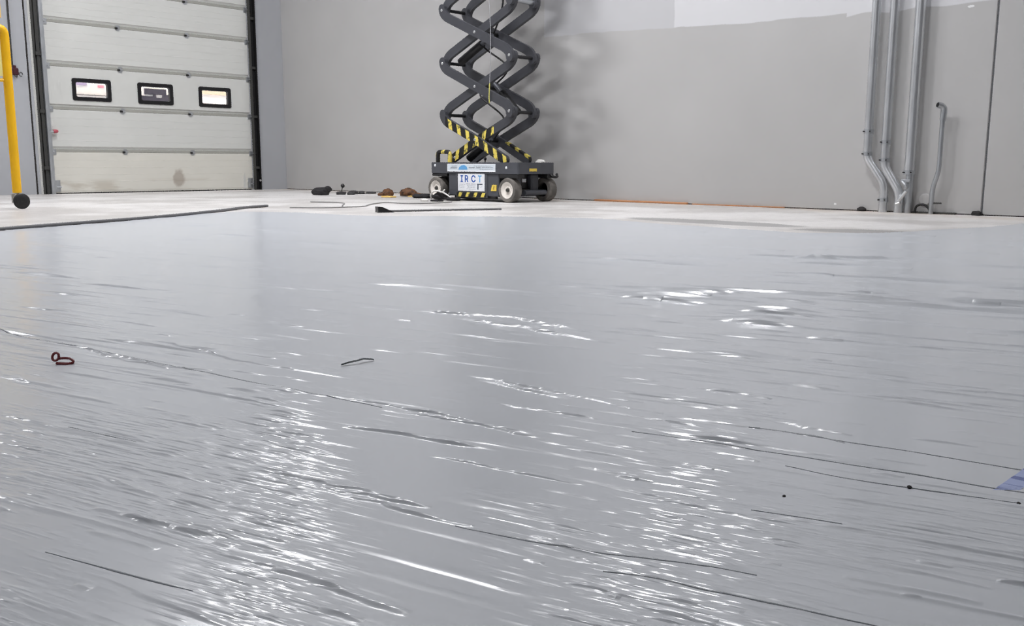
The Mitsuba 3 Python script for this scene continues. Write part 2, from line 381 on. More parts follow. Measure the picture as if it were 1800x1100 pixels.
# door control on the wall, with its conduit
c = thing('door_control', 'dark maroon pull station on the grey wall left of the loading door', 'switch box')
add(c + '__body', join(cbox(.0, .055, -4.36, -4.285, 1.655, 1.755, .012), cbox(.0, .04, -4.352, -4.31, 1.745, 1.79, .008)), 'maroon')
add(c + '__handle', tube(smooth_path([(.05, -4.34, 1.66), (.055, -4.325, 1.63), (.05, -4.31, 1.64)]), .006, 8), 'dark_steel')
add(c + '__conduit', tube([(.016, -4.352, 1.78), (.016, -4.352, ZC)], .012, 8), 'dark_steel')
add('wall_eyelet', join([trimesh.Trimesh(*(lambda m: (m.vertices, m.faces))(tube([(.006, -4.245 + .022 * math.cos(a), 1.675 + .026 * math.sin(a)) for a in np.linspace(0, 2 * np.pi * .85, 20)], .004, 6)))]), 'dark_steel', 'tiny ring on the wall right of the maroon pull station', 'ring')

# ------------------------------------------------------------------ scissor lift
L = thing('scissor_lift', 'dark grey scissor lift raised high beside the back wall', 'scissor lift')
CX = 5.90
deck = sbox(5.2, -1.2, 6.74, -.56).buffer(-.03).buffer(.03, 4)
add(L + '__chassis', join(extrude(deck.difference(sbox(5.26, -1.14, 6.66, -.62)), .335, .47, 'xy'), extrude(deck.buffer(-.01), .34, .44, 'xy')), 'lift_grey')
add(L + '__side_tray', join(cbox(5.52, 6.405, -1.185, -.60, .065, .338, .01), cbox(5.66, 6.22, -1.193, -1.18, .045, .335, .004)), 'lift_grey')
add(L + '__hazard_strip', cbox(5.68, 6.2, -1.199, -1.19, .05, .105, .002), 'hazard_flat', 'yellow and black warning strip under the poster')
add(L + '__pothole_guard', cbox(5.6, 6.33, -1.16, -1.12, .03, .08, .004), 'lift_black')
# front end: steering bay with a recess
add(L + '__front_bay', join(cbox(6.40, 6.585, -1.10, -.985, .07, .337, .008), cbox(6.40, 6.62, -.835, -.70, .10, .337, .02), cbox(6.40, 6.60, -1.10, -.70, .07, .12, .01), cbox(6.35, 6.50, -1.0, -.83, .1, .337, .004)), 'lift_grey')
add(L + '__tie_bar', join(tube([(6.68, -1.03, .115), (6.68, -.66, .115)], .03, 12)), 'lift_grey')
add(L + '__recess', cbox(6.49, 6.55, -.986, -.834, .12, .335, .003), 'lift_black')
add(L + '__nameplate', cbox(6.549, 6.556, -.935, -.865, .235, .275, .012), 'white_label', 'small white plate in the black recess')
for b in ((6.42, 6.73, -1.195, -1.08, .285), (6.42, 6.73, -.68, -.565, .285), (5.22, 5.5, -1.195, -1.1, .30), (5.22, 5.5, -.68, -.565, .30)):
    add(L + '__fender', cbox(*b, .337, .006), 'lift_black')
add(L + '__tow_loop', tube(smooth_path([(6.72, -.62, .33), (6.76, -.6, .30), (6.77, -.55, .30), (6.74, -.52, .33)]), .016, 8), 'lift_black')
for x in (6.57, 5.29): add(L + '__axle', tube([(x, -1.12, .135), (x, -.6, .135)], .03, 10), 'lift_black')
add(L + '__rear_block', cbox(5.24, 5.54, -1.06, -.7, .09, .337, .01), 'lift_black')
for (x, y0, s) in ((6.565, -1.215, -1), (5.29, -1.205, -1), (6.60, -.505, 1), (5.29, -.555, 1)):
    # s: which way the outer face looks
    r, w = .145, .125
    ty = [(.098, .004), (.104, 0), (.135, .003), (r, .018), (r, w - .018), (.135, w - .004), (.09, w), (.09, .02), (.098, .004)]
    prof = np.array(ty); prof[:, 1] = y0 - s * prof[:, 1]
    m = lathe(prof[:, [0, 1]], 'y', (x, 0, r), 40)
    m.fix_normals()
    wk = add(L + '__wheel', m, 'tyre_grey', smooth=40)
    rp = np.array([(.001, .028), (.03, .028), (.034, .022), (.05, .028), (.07, .02), (.088, .006), (.1, .004), (.1, .04), (.001, .04)])
    rp[:, 1] = y0 - s * rp[:, 1]
    m = lathe(rp, 'y', (x, 0, r), 36); m.fix_normals()
    add(wk + '__rim', m, 'rim_ivory', 'ivory rim', smooth=35)
    m = lathe(np.array([(.001, y0 + s * -.004), (.018, y0 - s * .004), (.022, y0 - s * .012), (.022, y0 - s * .03), (.001, y0 - s * .03)]), 'y', (x, 0, r), 16); m.fix_normals()
    add(wk + '__hub', m, 'dark_steel')
# stickers on the side
sg = add(L + '__side_sign', cbox(5.522, 6.368, -1.206, -1.198, .357, .452, .002), 'silver_label', 'long silver sign strip with a blue emblem')
frame = sbox(5.522, .357, 6.368, .452).difference(sbox(5.534, .374, 6.356, .446))
add(sg + '__border', extrude(frame, -1.2075, -1.205, 'xz'), 'white_label')
add(sg + '__emblem', extrude(Polygon([(5.728, .381), (5.742, .41), (5.775, .43), (5.815, .438), (5.855, .43), (5.88, .41), (5.888, .381)]), -1.208, -1.205, 'xz'), 'ink_sky')
add(sg + '__print', join([cbox(x0, x1, -1.2075, -1.205, z0, z1, .0005) for x0, x1, z0, z1 in ((5.58, 5.70, .395, .412), (5.6, 5.70, .42, .428), (5.91, 6.02, .40, .412), (6.04, 6.12, .40, .412), (6.14, 6.33, .404, .410), (6.0, 6.3, .422, .427), (6.1, 6.33, .386, .391))]), 'ink_grey')
po = add(L + '__poster', cbox(5.708, 6.178, -1.201, -1.192, .122, .331, .002), 'white_label', 'white poster with blue capitals IRCT')
for ch, x in (('I', 5.755), ('R', 5.828), ('C', 5.946), ('T', 6.062)):
    m = text(ch, .078, (x, -1.2015, .233), (1, 0, 0), (0, 0, 1), .0015)
    add(po + '__letter', m, 'ink_blue' if ch != 'T' else 'ink_sky', smooth=False)
add(po + '__print', join([cbox(x0, x1, -1.2025, -1.2005, z0, z1, .0004) for x0, x1, z0, z1 in ((5.86, 5.93, .205, .212), (5.94, 6.03, .205, .212), (5.87, 6.03, .19, .194), (5.88, 6.02, .172, .176), (5.88, 6.02, .16, .163), (5.74, 5.84, .2, .203), (5.74, 5.83, .18, .183), (5.74, 5.83, .16, .163), (6.10, 6.145, .185, .188), (6.10, 6.145, .165, .168), (5.87, 6.03, .146, .149))]), 'ink_grey')
add(po + '__column', join(cbox(6.05, 6.145, -1.2025, -1.2005, .2, .213, .0004), cbox(6.055, 6.078, -1.2025, -1.2005, .142, .2, .0004)), 'ink_dark')
add(L + '__warning_label', extrude(Polygon([(6.285, .135), (6.305, .20), (6.37, .20), (6.365, .135)]).buffer(.005), -1.193, -1.186, 'xz'), 'yellow_label', 'yellow warning triangle sticker')
add(L + '__warning_mark', extrude(Polygon([(6.325, .15), (6.33, .19), (6.338, .19), (6.335, .15)]), -1.1935, -1.19, 'xz'), 'black_plastic')
for x, z in ((5.285, .432), (6.545, .408)):
    m = lathe([(.001, -1.204), (.014, -1.204), (.017, -1.2), (.017, -1.196), (.001, -1.196)], 'y', (x, 0, z), 16); m.fix_normals()
    add(L + '__tie_label', m, 'white_label', 'round white tie-down sticker')
add(L + '__front_label', cbox(6.738, 6.744, -1.01, -.88, .365, .4, .002), 'yellow_label', 'yellow sticker on the front')
# deck fittings
add(L + '__guard_hoop', tube(rounded([(5.275, -1.14, .44), (5.275, -1.14, .60), (5.50, -1.14, .60), (5.50, -1.14, .44)], .045), .027, 10), 'hazard_up', 'yellow and black guard hoop')
add(L + '__deck_lever', join(tube([(6.09, -1.1, .44), (6.09, -1.1, .50)], .006, 8), blob((6.09, -1.1, .513), (.018, .018, .022), 3, .1, 2, False)), 'black_plastic')
add(L + '__deck_rag', blob((6.60, -.66, .475), (.07, .04, .03), 11, .5, 3), 'plastic_white', 'crumpled white rag on the deck')

NODE = [0, 1.06, 1.70, 2.34, 2.98, 3.62]
CEN = [.745, 1.38, 2.02, 2.66, 3.30]
XL, XRR = 5.315, 6.485


def arm_shape(k, rising):
    """Centre line in (x, z) of a scissor arm on level k; rising: from lower left to upper right."""
    s = 1 if rising else -1
    zc = CEN[k]
    def half(sign, up):
        xe = XRR if sign > 0 else XL
        zn = NODE[k + 1] if up else NODE[k]
        if (k == 0 and not up): return [(CX + sign * .50, .50)]
        if (k == 4 and up): return [(CX + sign * .50, 3.58)]
        dz = -.108 if up else .108
        a = np.array([xe - sign * .10, zn + dz]); b = np.array([xe, zn + dz * .52]); c = np.array([xe, zn + (.015 if up else -.015)])
        return [tuple((1 - q) ** 2 * a + 2 * q * (1 - q) * b + q * q * c) for q in np.linspace(0, 1, 7)]
    left, right = half(-1, not rising), half(1, rising)
    return left[::-1] + [(CX, zc)] + right


STACK = {'near_outer': (-1.092, -1.045), 'near_inner': (-1.041, -.995), 'far_inner': (-.705, -.659), 'far_outer': (-.655, -.608)}
for k in range(5):
    for rising, ya in ((False, 'near_outer'), (True, 'near_inner'), (False, 'far_inner'), (True, 'far_outer')):
        y0, y1 = STACK[ya]
        line = LineString(arm_shape(k, rising))
        m = extrude(line.buffer(.052, 6, join_style='round'), y0, y1, 'xz')
        a = add(L + '__arm', m, 'lift_arm', smooth=25)
        if k == 0 and ya == 'near_outer':
            st = line.buffer(.05, 6).intersection(sbox(XL + .05, .4, 6.6, 1.04))
            add(a + '__hazard_tape', extrude(st, y0 - .002, y0, 'xz'), 'hazard_down', 'yellow and black hazard tape along the arm')
        if k == 0 and ya == 'near_inner':
            st = line.buffer(.05, 6).intersection(sbox(5.3, .4, 6.18, .9))
            add(a + '__hazard_tape', extrude(st, y0 - .002, y0, 'xz'), 'hazard_up', 'yellow and black hazard tape along the arm')
        if k == 0 and ya == 'far_inner':
            st = line.buffer(.057, 6).intersection(sbox(6.05, .4, 6.6, .72)).difference(affinity.translate(line, 0, -.03).buffer(.057))
            add(a + '__hazard_tape', extrude(st, y0 - .002, y1, 'xz'), 'hazard_down', 'yellow and black hazard tape along the arm')
        if ya.startswith('near'):
            yy = y0
            for (px, pz) in ((CX, CEN[k]), (line.coords[1][0], line.coords[1][1]) if k else (CX - .42, .53), (line.coords[-2][0], line.coords[-2][1])):
                mm = lathe([(.001, yy - .008), (.014, yy - .008), (.018, yy - .004), (.018, yy + .002), (.001, yy + .002)], 'y', (px, 0, pz), 14); mm.fix_normals()
                add(a + '__pin_cap', mm, 'steel_bright', smooth=35)
for k in range(5):
    if k:
        for x in (XL, XRR):
            add(L + '__cross_tube', tube([(x, -1.0, NODE[k]), (x, -.7, NODE[k])], .02 if x < 6 or k != 3 else .03, 12), 'lift_black' if k != 3 or x < 6 else 'galvanised')
    add(L + '__centre_tube', tube([(CX, -1.0, CEN[k]), (CX, -.7, CEN[k])], .03, 12), 'lift_black')
for (x0, z0, x1, z1) in ((5.40, 1.72, 5.97, 2.0), (6.40, 1.06, 6.0, 1.42), (5.55, .52, 5.95, .76), (5.4, 2.98, 5.97, 3.28)):
    c = add(L + '__cylinder', tube([(x0, -.85, z0), (x0 + .68 * (x1 - x0), -.85, z0 + .68 * (z1 - z0))], .05, 16), 'lift_black', smooth=40)
    add(c + '__rod', tube([(x0 + .66 * (x1 - x0), -.85, z0 + .66 * (z1 - z0)), (x1, -.85, z1)], .028, 12), 'lift_grey', smooth=40)
add(L + '__hydraulic_hose', tube(smooth_path([(5.95, -.8, .76), (6.1, -.78, 1.0), (5.7, -.8, 1.3), (5.95, -.78, 1.42), (6.15, -.78, 1.62), (5.75, -.8, 1.9), (5.93, -.78, 2.05), (6.1, -.8, 2.4), (5.95, -.78, 2.66)]), .011, 8), 'lift_black', smooth=True)
# work platform above the frame
add(L + '__platform', cbox(5.12, 6.78, -1.23, -.53, 3.64, 3.76, .01), 'lift_grey')
for x in (5.15, 5.95, 6.75):
    for y in (-1.2, -.56): add(L + '__rail_post', tube([(x, y, 3.74), (x, y, 4.76)], .02, 8), 'lift_grey')
for z in (4.25, 4.76):
    add(L + '__guard_rail', tube([(5.15, -1.2, z), (6.75, -1.2, z), (6.75, -.56, z), (5.15, -.56, z), (5.15, -1.2, z)], .02, 8), 'lift_grey')

r = thing('pull_rope', 'thin pale rope with a yellow-green end hanging down through the scissor arms', 'rope')
add(r + '__line', tube(smooth_path([(6.15, -1.115, 3.635), (6.165, -1.115, 2.6), (6.19, -1.115, 2.2), (6.20, -1.115, 1.75), (6.185, -1.115, 1.38)]), .0045, 6), 'rope_pale', smooth=True)
add(r + '__end', tube(smooth_path([(6.185, -1.115, 1.40), (6.175, -1.115, 1.25), (6.18, -1.115, 1.17)]), .0075, 6), 'rope_green', 'yellow-green end', smooth=True)

# ------------------------------------------------------------------ conduits on the back wall
PY = -.085
def straps(k, x, zs, r):
    for z in zs:
        add(k + '__coupling', lathe([(r + .001, z - .02), (r + .006, z - .02), (r + .006, z + .02), (r + .001, z + .02)], 'z', (x, PY, 0), 20), 'galvanised', smooth=30)
        for s in (-1, 1):
            add(k + '__set_screw', tube([(x + s * .55 * r, PY - r * .7, z), (x + s * .8 * r, PY - r - .012, z)], .007, 6), 'black_plastic')
p = thing('conduit_pipe', 'galvanised conduit pipe bent near the floor, leftmost of the three tall pipes', 'pipe')
add(p + '__pipe', tube(rounded([(10.380, PY, ZC), (10.380, PY, .52), (10.566, PY, .27), (10.566, PY, 0)], .07), .041, 20), 'conduit_metal', smooth=40)
straps(p, 10.380, (.775, .56), .041); straps(p, 10.566, (.12,), .041)
p = thing('conduit_pipe', 'galvanised conduit pipe bent near the floor, middle of the three tall pipes', 'pipe')
add(p + '__pipe', tube(rounded([(10.555, PY, ZC), (10.555, PY, .44), (10.716, PY, .2), (10.716, PY, 0)], .07), .041, 20), 'conduit_metal', smooth=40)
straps(p, 10.555, (.67, .50), .041)
p = thing('conduit_pipe', 'straight galvanised conduit pipe, rightmost of the three tall pipes', 'pipe')
add(p + '__pipe', tube([(10.795, PY, ZC), (10.795, PY, .38)], .046, 20), 'conduit_metal', smooth=40)
add(p + '__stub', tube([(10.797, PY + .02, .40), (10.797, PY + .02, 0)], .034, 16), 'galvanised', smooth=40)
straps(p, 10.795, (.385,), .046)
add(p + '__clamp', join(cbox(10.735, 10.83, PY - .05, PY - .01, .285, .32, .008), tube(rounded([(10.755, PY - .045, .3), (10.8, PY - .06, .26), (10.79, PY - .05, .23)], .02), .016, 8)), 'galvanised')
add(p + '__strap', join(tube([(10.722, PY - .05, .10), (10.80, PY - .05, .21)], .016, 10), tube([(10.71, PY - .055, .085), (10.75, PY - .055, .10)], .014, 8)), 'conduit_metal', 'bright diagonal strap')
m = lathe([(.001, -.022), (.05, -.02), (.06, -.008), (.06, 0), (.001, 0)], 'y', (10.93, 0, .13), 24); m.fix_normals()
add('cover_plate', m, 'wall_paint_back', 'round grey cover plate on the wall right of the tall pipes', 'cover plate')
p = thing('conduit_riser', 'thin short grey conduit riser with a bent open top, right of the three tall pipes', 'pipe')
add(p + '__pipe', tube(rounded([(11.065, PY, .93), (11.065, PY, .40), (11.02, PY, .24), (11.02, PY, 0)], .06), .021, 14), 'galvanised', smooth=40)
add(p + '__elbow', tube(rounded([(11.066, PY, .86), (11.073, PY, .985), (11.03, PY - .05, 1.0)], .04), .028, 14), 'galvanised', smooth=40)
add(p + '__opening', tube([(11.031, PY - .0495, 1.0), (11.0285, PY - .0525, 1.001)], .022, 14), 'black_plastic', 'dark open end')
add(p + '__tab', cbox(11.03, 11.11, PY - .005, PY + .005, .095, .11, .002), 'dark_steel')
add('cable_loop', tube(smooth_path([(10.86, -.06, .012), (10.88, -.06, .07), (10.94, -.06, .085), (10.99, -.06, .05), (11.0, -.06, .012)]), .011, 8), 'black_rubber', 'black cable stub looping up from the floor beside the thin riser', 'cable', smooth=True)
add('floor_bar', cbox(10.83, 11.23, -.05, -.015, .0005, .018, .004), 'dark_steel', 'flat dark bar lying at the wall foot below the thin riser', 'metal bar')
for x, r_, s in ((10.33, .05, 'left of the tall pipes'), (11.41, .045, 'below the wall joint')):
    add('dirt_clump', blob((x, -.03, .015), (r_, .03, .028), int(x * 10), .4, 3), 'dirt', f'dark clump of dirt at the wall foot {s}', 'dirt')

# ------------------------------------------------------------------ wood strips, dark joint filler along the wall foot
add('wood_strip', cbox(6.95, 8.3, -.05, -.012, .0005, .022, .004), 'wood_raw', 'long raw wooden strip along the wall foot right of the lift', 'wood strip')
add('wood_strip', cbox(8.36, 9.5, -.035, -.01, .0005, .012, .003), 'wood_raw', 'thin wooden strip at the wall foot midway between lift and pipes', 'wood strip')

# ------------------------------------------------------------------ rolling scaffold at the left edge
s = thing('rolling_scaffold', 'yellow tubular rolling scaffold frame on black casters at the left edge', 'scaffold')
SX, SY = 4.22, -5.81
add(s + '__frame', tube(rounded([(SX, SY, .16), (SX, SY, 1.74), (SX, SY - .75, 1.74), (SX, SY - .75, .16)], .06), .042, 16), 'scaffold_yellow', smooth=40)
add(s + '__rung', tube([(SX, SY - .03, 1.25), (SX, SY - .72, 1.25)], .016, 10), 'scaffold_yellow')
add(s + '__panel', cbox(SX - .008, SX + .008, SY - .72, SY - .04, 1.29, 1.67, .003), 'scaffold_pale', 'pale yellow panel inside the frame')
for y in (SY, SY - .75):
    add(s + '__caster_stem', join(tube([(SX, y, .10), (SX, y, .20)], .02, 10), cbox(SX - .028, SX - .02, y - .05, y + .03, .06, .15, .003), cbox(SX + .02, SX + .028, y - .03, y + .03, .06, .15, .003)), 'trim_white', 'white caster fork')
    m = lathe([(.001, -.018), (.03, -.02), (.066, -.018), (.077, -.008), (.077, .008), (.066, .018), (.03, .02), (.001, .018)], 'x', (SX + .045, y + .02, .077), 28); m.fix_normals()
    add(s + '__caster_wheel', m, 'black_rubber', smooth=40)
u = thing('scaffold_upper_frame', 'pale orange upper frame standing on the yellow scaffold', 'scaffold')
add(u + '__coupling', tube([(SX, SY - .06, 1.785), (SX, SY - .06, 1.9)], .02, 10), 'galvanised')
add(u + '__frame', tube(rounded([(SX, SY - .06, 1.84), (SX, SY - .06, 3.3), (SX, SY - .66, 3.3), (SX, SY - .66, 1.84)], .06), .045, 16), 'scaffold_orange', smooth=40)

# ------------------------------------------------------------------ things on the floor
def lay(name, pts, r, m, label, cat, n=8, **k):
    q = smooth_path([(x, y, r + .001) for x, y in pts], 8)
    return add(name, tube(q, r, n), m, label, cat, smooth=True, **k)


lay('hose', [(8.05, -8.3), (7.34, -6.97), (6.75, -5.63), (6.2, -4.75), (5.76, -4.19), (5.60, -3.83)], .013, 'hose_grey', 'long dark grey hose curving across the floor at left', 'hose', 10)
lay('power_cord', [(5.95, -3.78), (6.2, -3.55), (6.25, -3.3), (6.26, -3.08), (5.9, -2.7), (5.66, -2.3), (6.02, -2.28), (6.15, -1.95), (6.05, -1.62)], .006, 'cord_grey', 'thin pale cord snaking over the floor in front of the lift', 'cord')
lay('power_cord', [(4.93, -2.84), (5.15, -2.75), (5.45, -2.75), (5.85, -3.05), (6.05, -3.2)], .007, 'cord_grey', 'short grey cord end lying left of the long pale cord', 'cord')
p = thing('floor_scraper', 'long handled tool with a black wedge head lying on the floor before the lift', 'scraper')
hd = np.array([7.205, -3.62]); dv = np.array([7.71, -2.48]) - hd; dv /= np.linalg.norm(dv)
ax, perp = np.array([dv[0], dv[1], 0]), np.array([-dv[1], dv[0], 0])
A = np.array([7.19, -3.64, 0])
q = [A, A + ax * .16, A + np.array([0, 0, .055])]
w = trimesh.convex.convex_hull(np.array([a + b for a in q for b in (perp * -.09, perp * .02)] + [A + ax * .05 + perp * b + np.array([0, 0, .05]) for b in (-.09, .02)]))
add(p + '__head', w, 'black_plastic')
add(p + '__handle', tube([(*(A[:2] + dv * .1), .010), (*(A[:2] + dv * 1.28), .010)], .009, 10), 'hose_grey', smooth=40)

add('cloth_bundle', join(blob((2.95, -1.33, .045), (.13, .1, .07), 21, .3, 3, rot=.7), blob((3.03, -1.26, .085), (.06, .05, .045), 5, .3, 3, False)), 'cloth_black', 'crumpled black cloth bundle on the floor near the corner', 'cloth', smooth=True)
k = thing('hand_tool', 'small tool with a round black knob standing by the wall left of the dark scraps', 'tool')
add(k + '__base', cbox(2.52, 2.6, -.74, -.62, .0005, .02, .006), 'scrap_dark')
add(k + '__stem', tube([(2.555, -.685, .015), (2.57, -.67, .1)], .007, 8), 'dark_steel')
add(k + '__knob', blob((2.572, -.668, .115), (.03, .03, .03), 2, .08, 3, False), 'black_plastic', smooth=True)
for x, y, a, b, sd, w in ((2.98, -1.0, .075, .03, 31, 'nearest the black cloth bundle'), (3.05, -.87, .06, .03, 32, 'second from the black cloth bundle'), (2.93, -.73, .07, .04, 33, 'tallest of the five'), (2.98, -.62, .05, .035, 34, 'second from the brown gloves'), (3.04, -.50, .08, .02, 35, 'flattest, nearest the brown gloves')):
    add('dark_scrap', blob((x, y, .016), (a, .05, b), sd, .4, 3, rot=.8), 'scrap_dark', 'dark rubble scrap by the wall, ' + w, 'debris', 'dark scraps by the wall', smooth=True)
def glove(name, x, y, rot, seed, label):
    parts = [blob((0, 0, .045), (.12, .075, .07), seed, .25, 3)]
    for j, (dx, dy, l) in enumerate(((.1, .05, .06), (.12, .015, .065), (.12, -.02, .06), (.1, -.055, .05))):
        parts.append(blob((dx, dy, .03), (l, .022, .026), seed + j + 1, .2, 2))
    parts.append(blob((-.02, .09, .03), (.03, .055, .028), seed + 7, .2, 2))
    m = join(parts)
    c, s_ = math.cos(rot), math.sin(rot)
    m.vertices = m.vertices @ np.array([[c, s_, 0], [-s_, c, 0], [0, 0, 1]]) + [x, y, 0]
    m.vertices[:, 2] = np.maximum(m.vertices[:, 2], .001)
    return add(name, m, 'leather_brown', label, 'glove', smooth=True)
glove('work_glove', 4.10, -1.02, 2.6, 41, 'crumpled brown leather work glove, left of the pair by the wall')
glove('work_glove', 4.22, -.76, .6, 52, 'crumpled brown leather work glove, right of the pair by the wall')
add('plastic_strip', cbox(4.22, 4.42, -1.24, -1.13, .0005, .02, .006), 'yellow_plastic', 'yellow plastic piece between the two brown gloves', 'plastic scrap')
add('plastic_strip', cbox(4.30, 4.56, -.84, -.72, .0005, .014, .005), 'yellow_plastic', 'dull yellow piece right of the right brown glove', 'plastic scrap')
add('rubber_pad', blob((4.80, -1.0, .02), (.14, .07, .035), 61, .3, 3, rot=.7), 'cloth_black', 'black flat bundle left of the lift wheel', 'rubber pad', smooth=True)
add('rubber_pad', blob((4.96, -.86, .06), (.10, .06, .085), 63, .3, 3, rot=.5), 'scrap_dark', 'dark upright lump behind the lift wheel at left', 'rubber pad', smooth=True)
add('rubber_pad', cbox(5.62, 5.80, -1.33, -1.23, .0005, .04, .012), 'cloth_black', 'black pad on the floor under the poster of the lift', 'rubber pad')
add('rubber_pad', cbox(5.66, 5.8, -1.62, -1.52, .0005, .02, .006), 'cloth_black', 'small dark pad in front of the lift, nearest to the camera', 'rubber pad')
add('rubbish_bag', join(blob((5.47, -1.27, .05), (.10, .06, .06), 71, .4, 3, rot=.6)), 'cloth_black', 'black bag leaning on the left lift wheel', 'bag', smooth=True)
add('plastic_wrap', join(tube(smooth_path([(5.32, -1.30, .014), (5.35, -1.335, .06), (5.40, -1.345, .10), (5.47, -1.34, .118), (5.56, -1.33, .105), (5.60, -1.32, .14)], 6), [.010] * 30 + [.005], 8), tube(smooth_path([(5.56, -1.33, .105), (5.63, -1.31, .07), (5.70, -1.30, .03)]), .010, 8)), 'plastic_white', 'twisted white plastic wrap draped over the black bag by the lift wheel', 'plastic wrap', smooth=True)
add('plastic_wrap', blob((5.60, -1.66, .014), (.055, .02, .022), 91, .4, 3, rot=.5), 'plastic_white', 'loose white plastic scrap on the floor in front of the lift poster', 'plastic wrap', smooth=True)

# ------------------------------------------------------------------ plastic film stretched over the floor
TH = math.radians(14.)
WU, WV, ORG = np.array([math.cos(TH), math.sin(TH)]), np.array([-math.sin(TH), math.cos(TH)]), np.array([14.22, -9.104])
FILM_EDGE = Polygon([(7.34, -6.97), (6.75, -5.63), (6.3, -4.9), (6.25, -4.45), (6.75, -4.15), (7.7, -4.05), (8.3, -3.5), (8.6, -3.25), (9.1, -3.0), (9.5, -2.9), (10.2, -3.15), (10.86, -3.21),
                     (11.35, -3.24), (11.7, -2.7), (12.0, -1.6), (12.05, -.9), (13.2, -.8), (15.5, -1.0), (17, -3), (17.5, -11), (9, -12), (7.9, -8.6)])


def to_uv(p): d = np.asarray(p, float) - ORG; return np.stack([d @ WU, d @ WV], -1)


def axis_lines(lo, hi, spacing):
    out = [lo]
    while out[-1] < hi: out.append(out[-1] + spacing(out[-1]))
    return np.array(out)


uu = axis_lines(-8.6, 3.3, lambda u: .0045 if -1.2 < u < .35 else .0045 * abs(u) / 1.2 if u <= -1.2 else .06)
vv = axis_lines(-1.6, 9.2, lambda v: .05 if v < .42 else .0014 if v < 1.1 else .0014 * (v / 1.1) ** 1.75)
nu, nv = len(uu) // 8 * 8 + 1, len(vv) // 8 * 8 + 1
if nu > len(uu): nu -= 8
if nv > len(vv): nv -= 8
uu, vv = uu[:nu], vv[:nv]
UU, VV = np.meshgrid(uu, vv, indexing='ij')
RR = np.hypot(UU, VV)
# the wrinkles fan out a little and wander
warp = .11 * (meshkit.noise(np.stack([UU * .55, VV * .5, UU * 0], -1), 3) - .5) + .012 * (meshkit.noise(np.stack([UU * 2.6, VV * 2.4, UU * 0], -1), 4) - .5) + .0035 * (meshkit.noise(np.stack([UU * 9, VV * 8, UU * 0], -1), 6) - .5)
V2 = VV + warp


def layer(lu, lv, slope, seed, octaves=2, mask=None):
    h = (meshkit.fbm(np.stack([UU / lu, V2 / lv, np.zeros_like(UU)], -1), octaves, seed) - .5) * slope * lv * 2.2
    return h if mask is None else h * mask


def fade(lv, k=1.0):       # fine wrinkles are carried only where the sheet's mesh is fine enough to hold them
    dv = np.gradient(vv)[None, :]
    return np.clip(lv / (dv * 2.2) - .8, 0, 1)


patch = meshkit.fbm(np.stack([UU * 1.6, VV * 5., UU * 0], -1), 3, 21)
patch = np.clip((patch - .44) * 4.5, .10, 1.)
H = layer(.9, .22, .010, 11)
H += layer(.5, .05, .008, 12) * fade(.05)


def welts(lu, lv, slope, seed, cut, mask=1.):
    """Sparse raised welts on an otherwise taut sheet."""
    n = meshkit.noise(np.stack([UU / lu, V2 / lv, np.zeros_like(UU)], -1), seed)
    return np.clip((n - cut) / (1 - cut), 0, 1) ** 1.4 * slope * lv * .5 * mask


# a taut lane without fine crinkles runs across the middle of the sheet
def lane_distance(pts):
    lane, ld = to_uv(pts), np.full(UU.shape, 9.)
    for a_, b_ in zip(lane, lane[1:]):
        e_ = b_ - a_
        q_ = np.clip(((UU - a_[0]) * e_[0] + (VV - a_[1]) * e_[1]) / (e_ @ e_), 0, 1)
        ld = np.minimum(ld, np.hypot(UU - a_[0] - q_ * e_[0], VV - a_[1] - q_ * e_[1]))
    return ld


ld = lane_distance([(12.6, -7.2), (12.98, -7.71), (13.10, -8.11), (13.30, -8.34), (13.46, -8.46), (13.62, -8.56)])
# two lanes where feet and dragging have crumpled the sheet most
crumple = np.maximum(np.exp(-(lane_distance([(12.319, -4.85), (12.541, -5.745), (12.954, -6.857), (13.179, -7.311), (13.361, -7.648), (13.519, -7.996), (13.624, -8.176), (13.724, -8.339)]) / (.05 + .035 * RR)) ** 2),
                     np.exp(-(lane_distance([(12.577, -8.116), (12.939, -8.296), (13.087, -8.382), (13.237, -8.501), (13.405, -8.631)]) / .085) ** 2))
patch = np.maximum(patch * .85, crumple)
taut = np.maximum(np.clip(ld / .14 - .35, .04, 1.), crumple)
H += welts(.30, .022, .16, 13, .6) * fade(.022) * patch
H += welts(.10, .0085, .50, 14, .62) * fade(.0085) * patch * taut
H += welts(.05, .0055, .60, 15, .55) * fade(.0055) * patch * taut
H += welts(.03, .0036, .60, 16, .5) * np.clip(.0036 / (np.gradient(vv)[None, :] * 2.) - .4, 0, 1) * patch * taut
H += layer(.5, .014, .009, 17, 1) * fade(.014)
# farther out only the larger, sparser welts can be made out
patch2 = np.clip((meshkit.fbm(np.stack([UU * .9, VV * 2.2, UU * 0], -1), 3, 33) - .46) * 6., 0, 1.)
H += welts(.20, .016, .55, 18, .70) * fade(.016) * np.clip((RR - 1.1) * 2., 0, 1) * np.maximum(.2 + .6 * patch2, crumple) * taut
H += welts(.11, .013, .66, 22, .58) * fade(.013) * np.clip((RR - 1.1) * 2., 0, 1) * crumple
H += welts(.50, .032, .60, 19, .74) * fade(.032) * np.clip((RR - 2.) * 1., 0, 1) * np.maximum(.2 + .6 * patch2, crumple)
H += welts(.30, .024, .66, 23, .60) * fade(.024) * np.clip((RR - 2.) * 1., 0, 1) * crumple
far_lane = np.exp(-(np.minimum(lane_distance([(12.3, -6.4), (12.56, -6.0), (13.3, -5.8)]), lane_distance([(11.6, -5.2), (12.1, -4.8), (12.8, -4.2)])) / .22) ** 2)
H += welts(.55, .050, .85, 24, .60) * fade(.050) * far_lane
H += welts(.35, .034, .85, 25, .62) * fade(.034) * np.maximum(far_lane, crumple * np.clip((RR - 1.8) * 1.5, 0, 1))
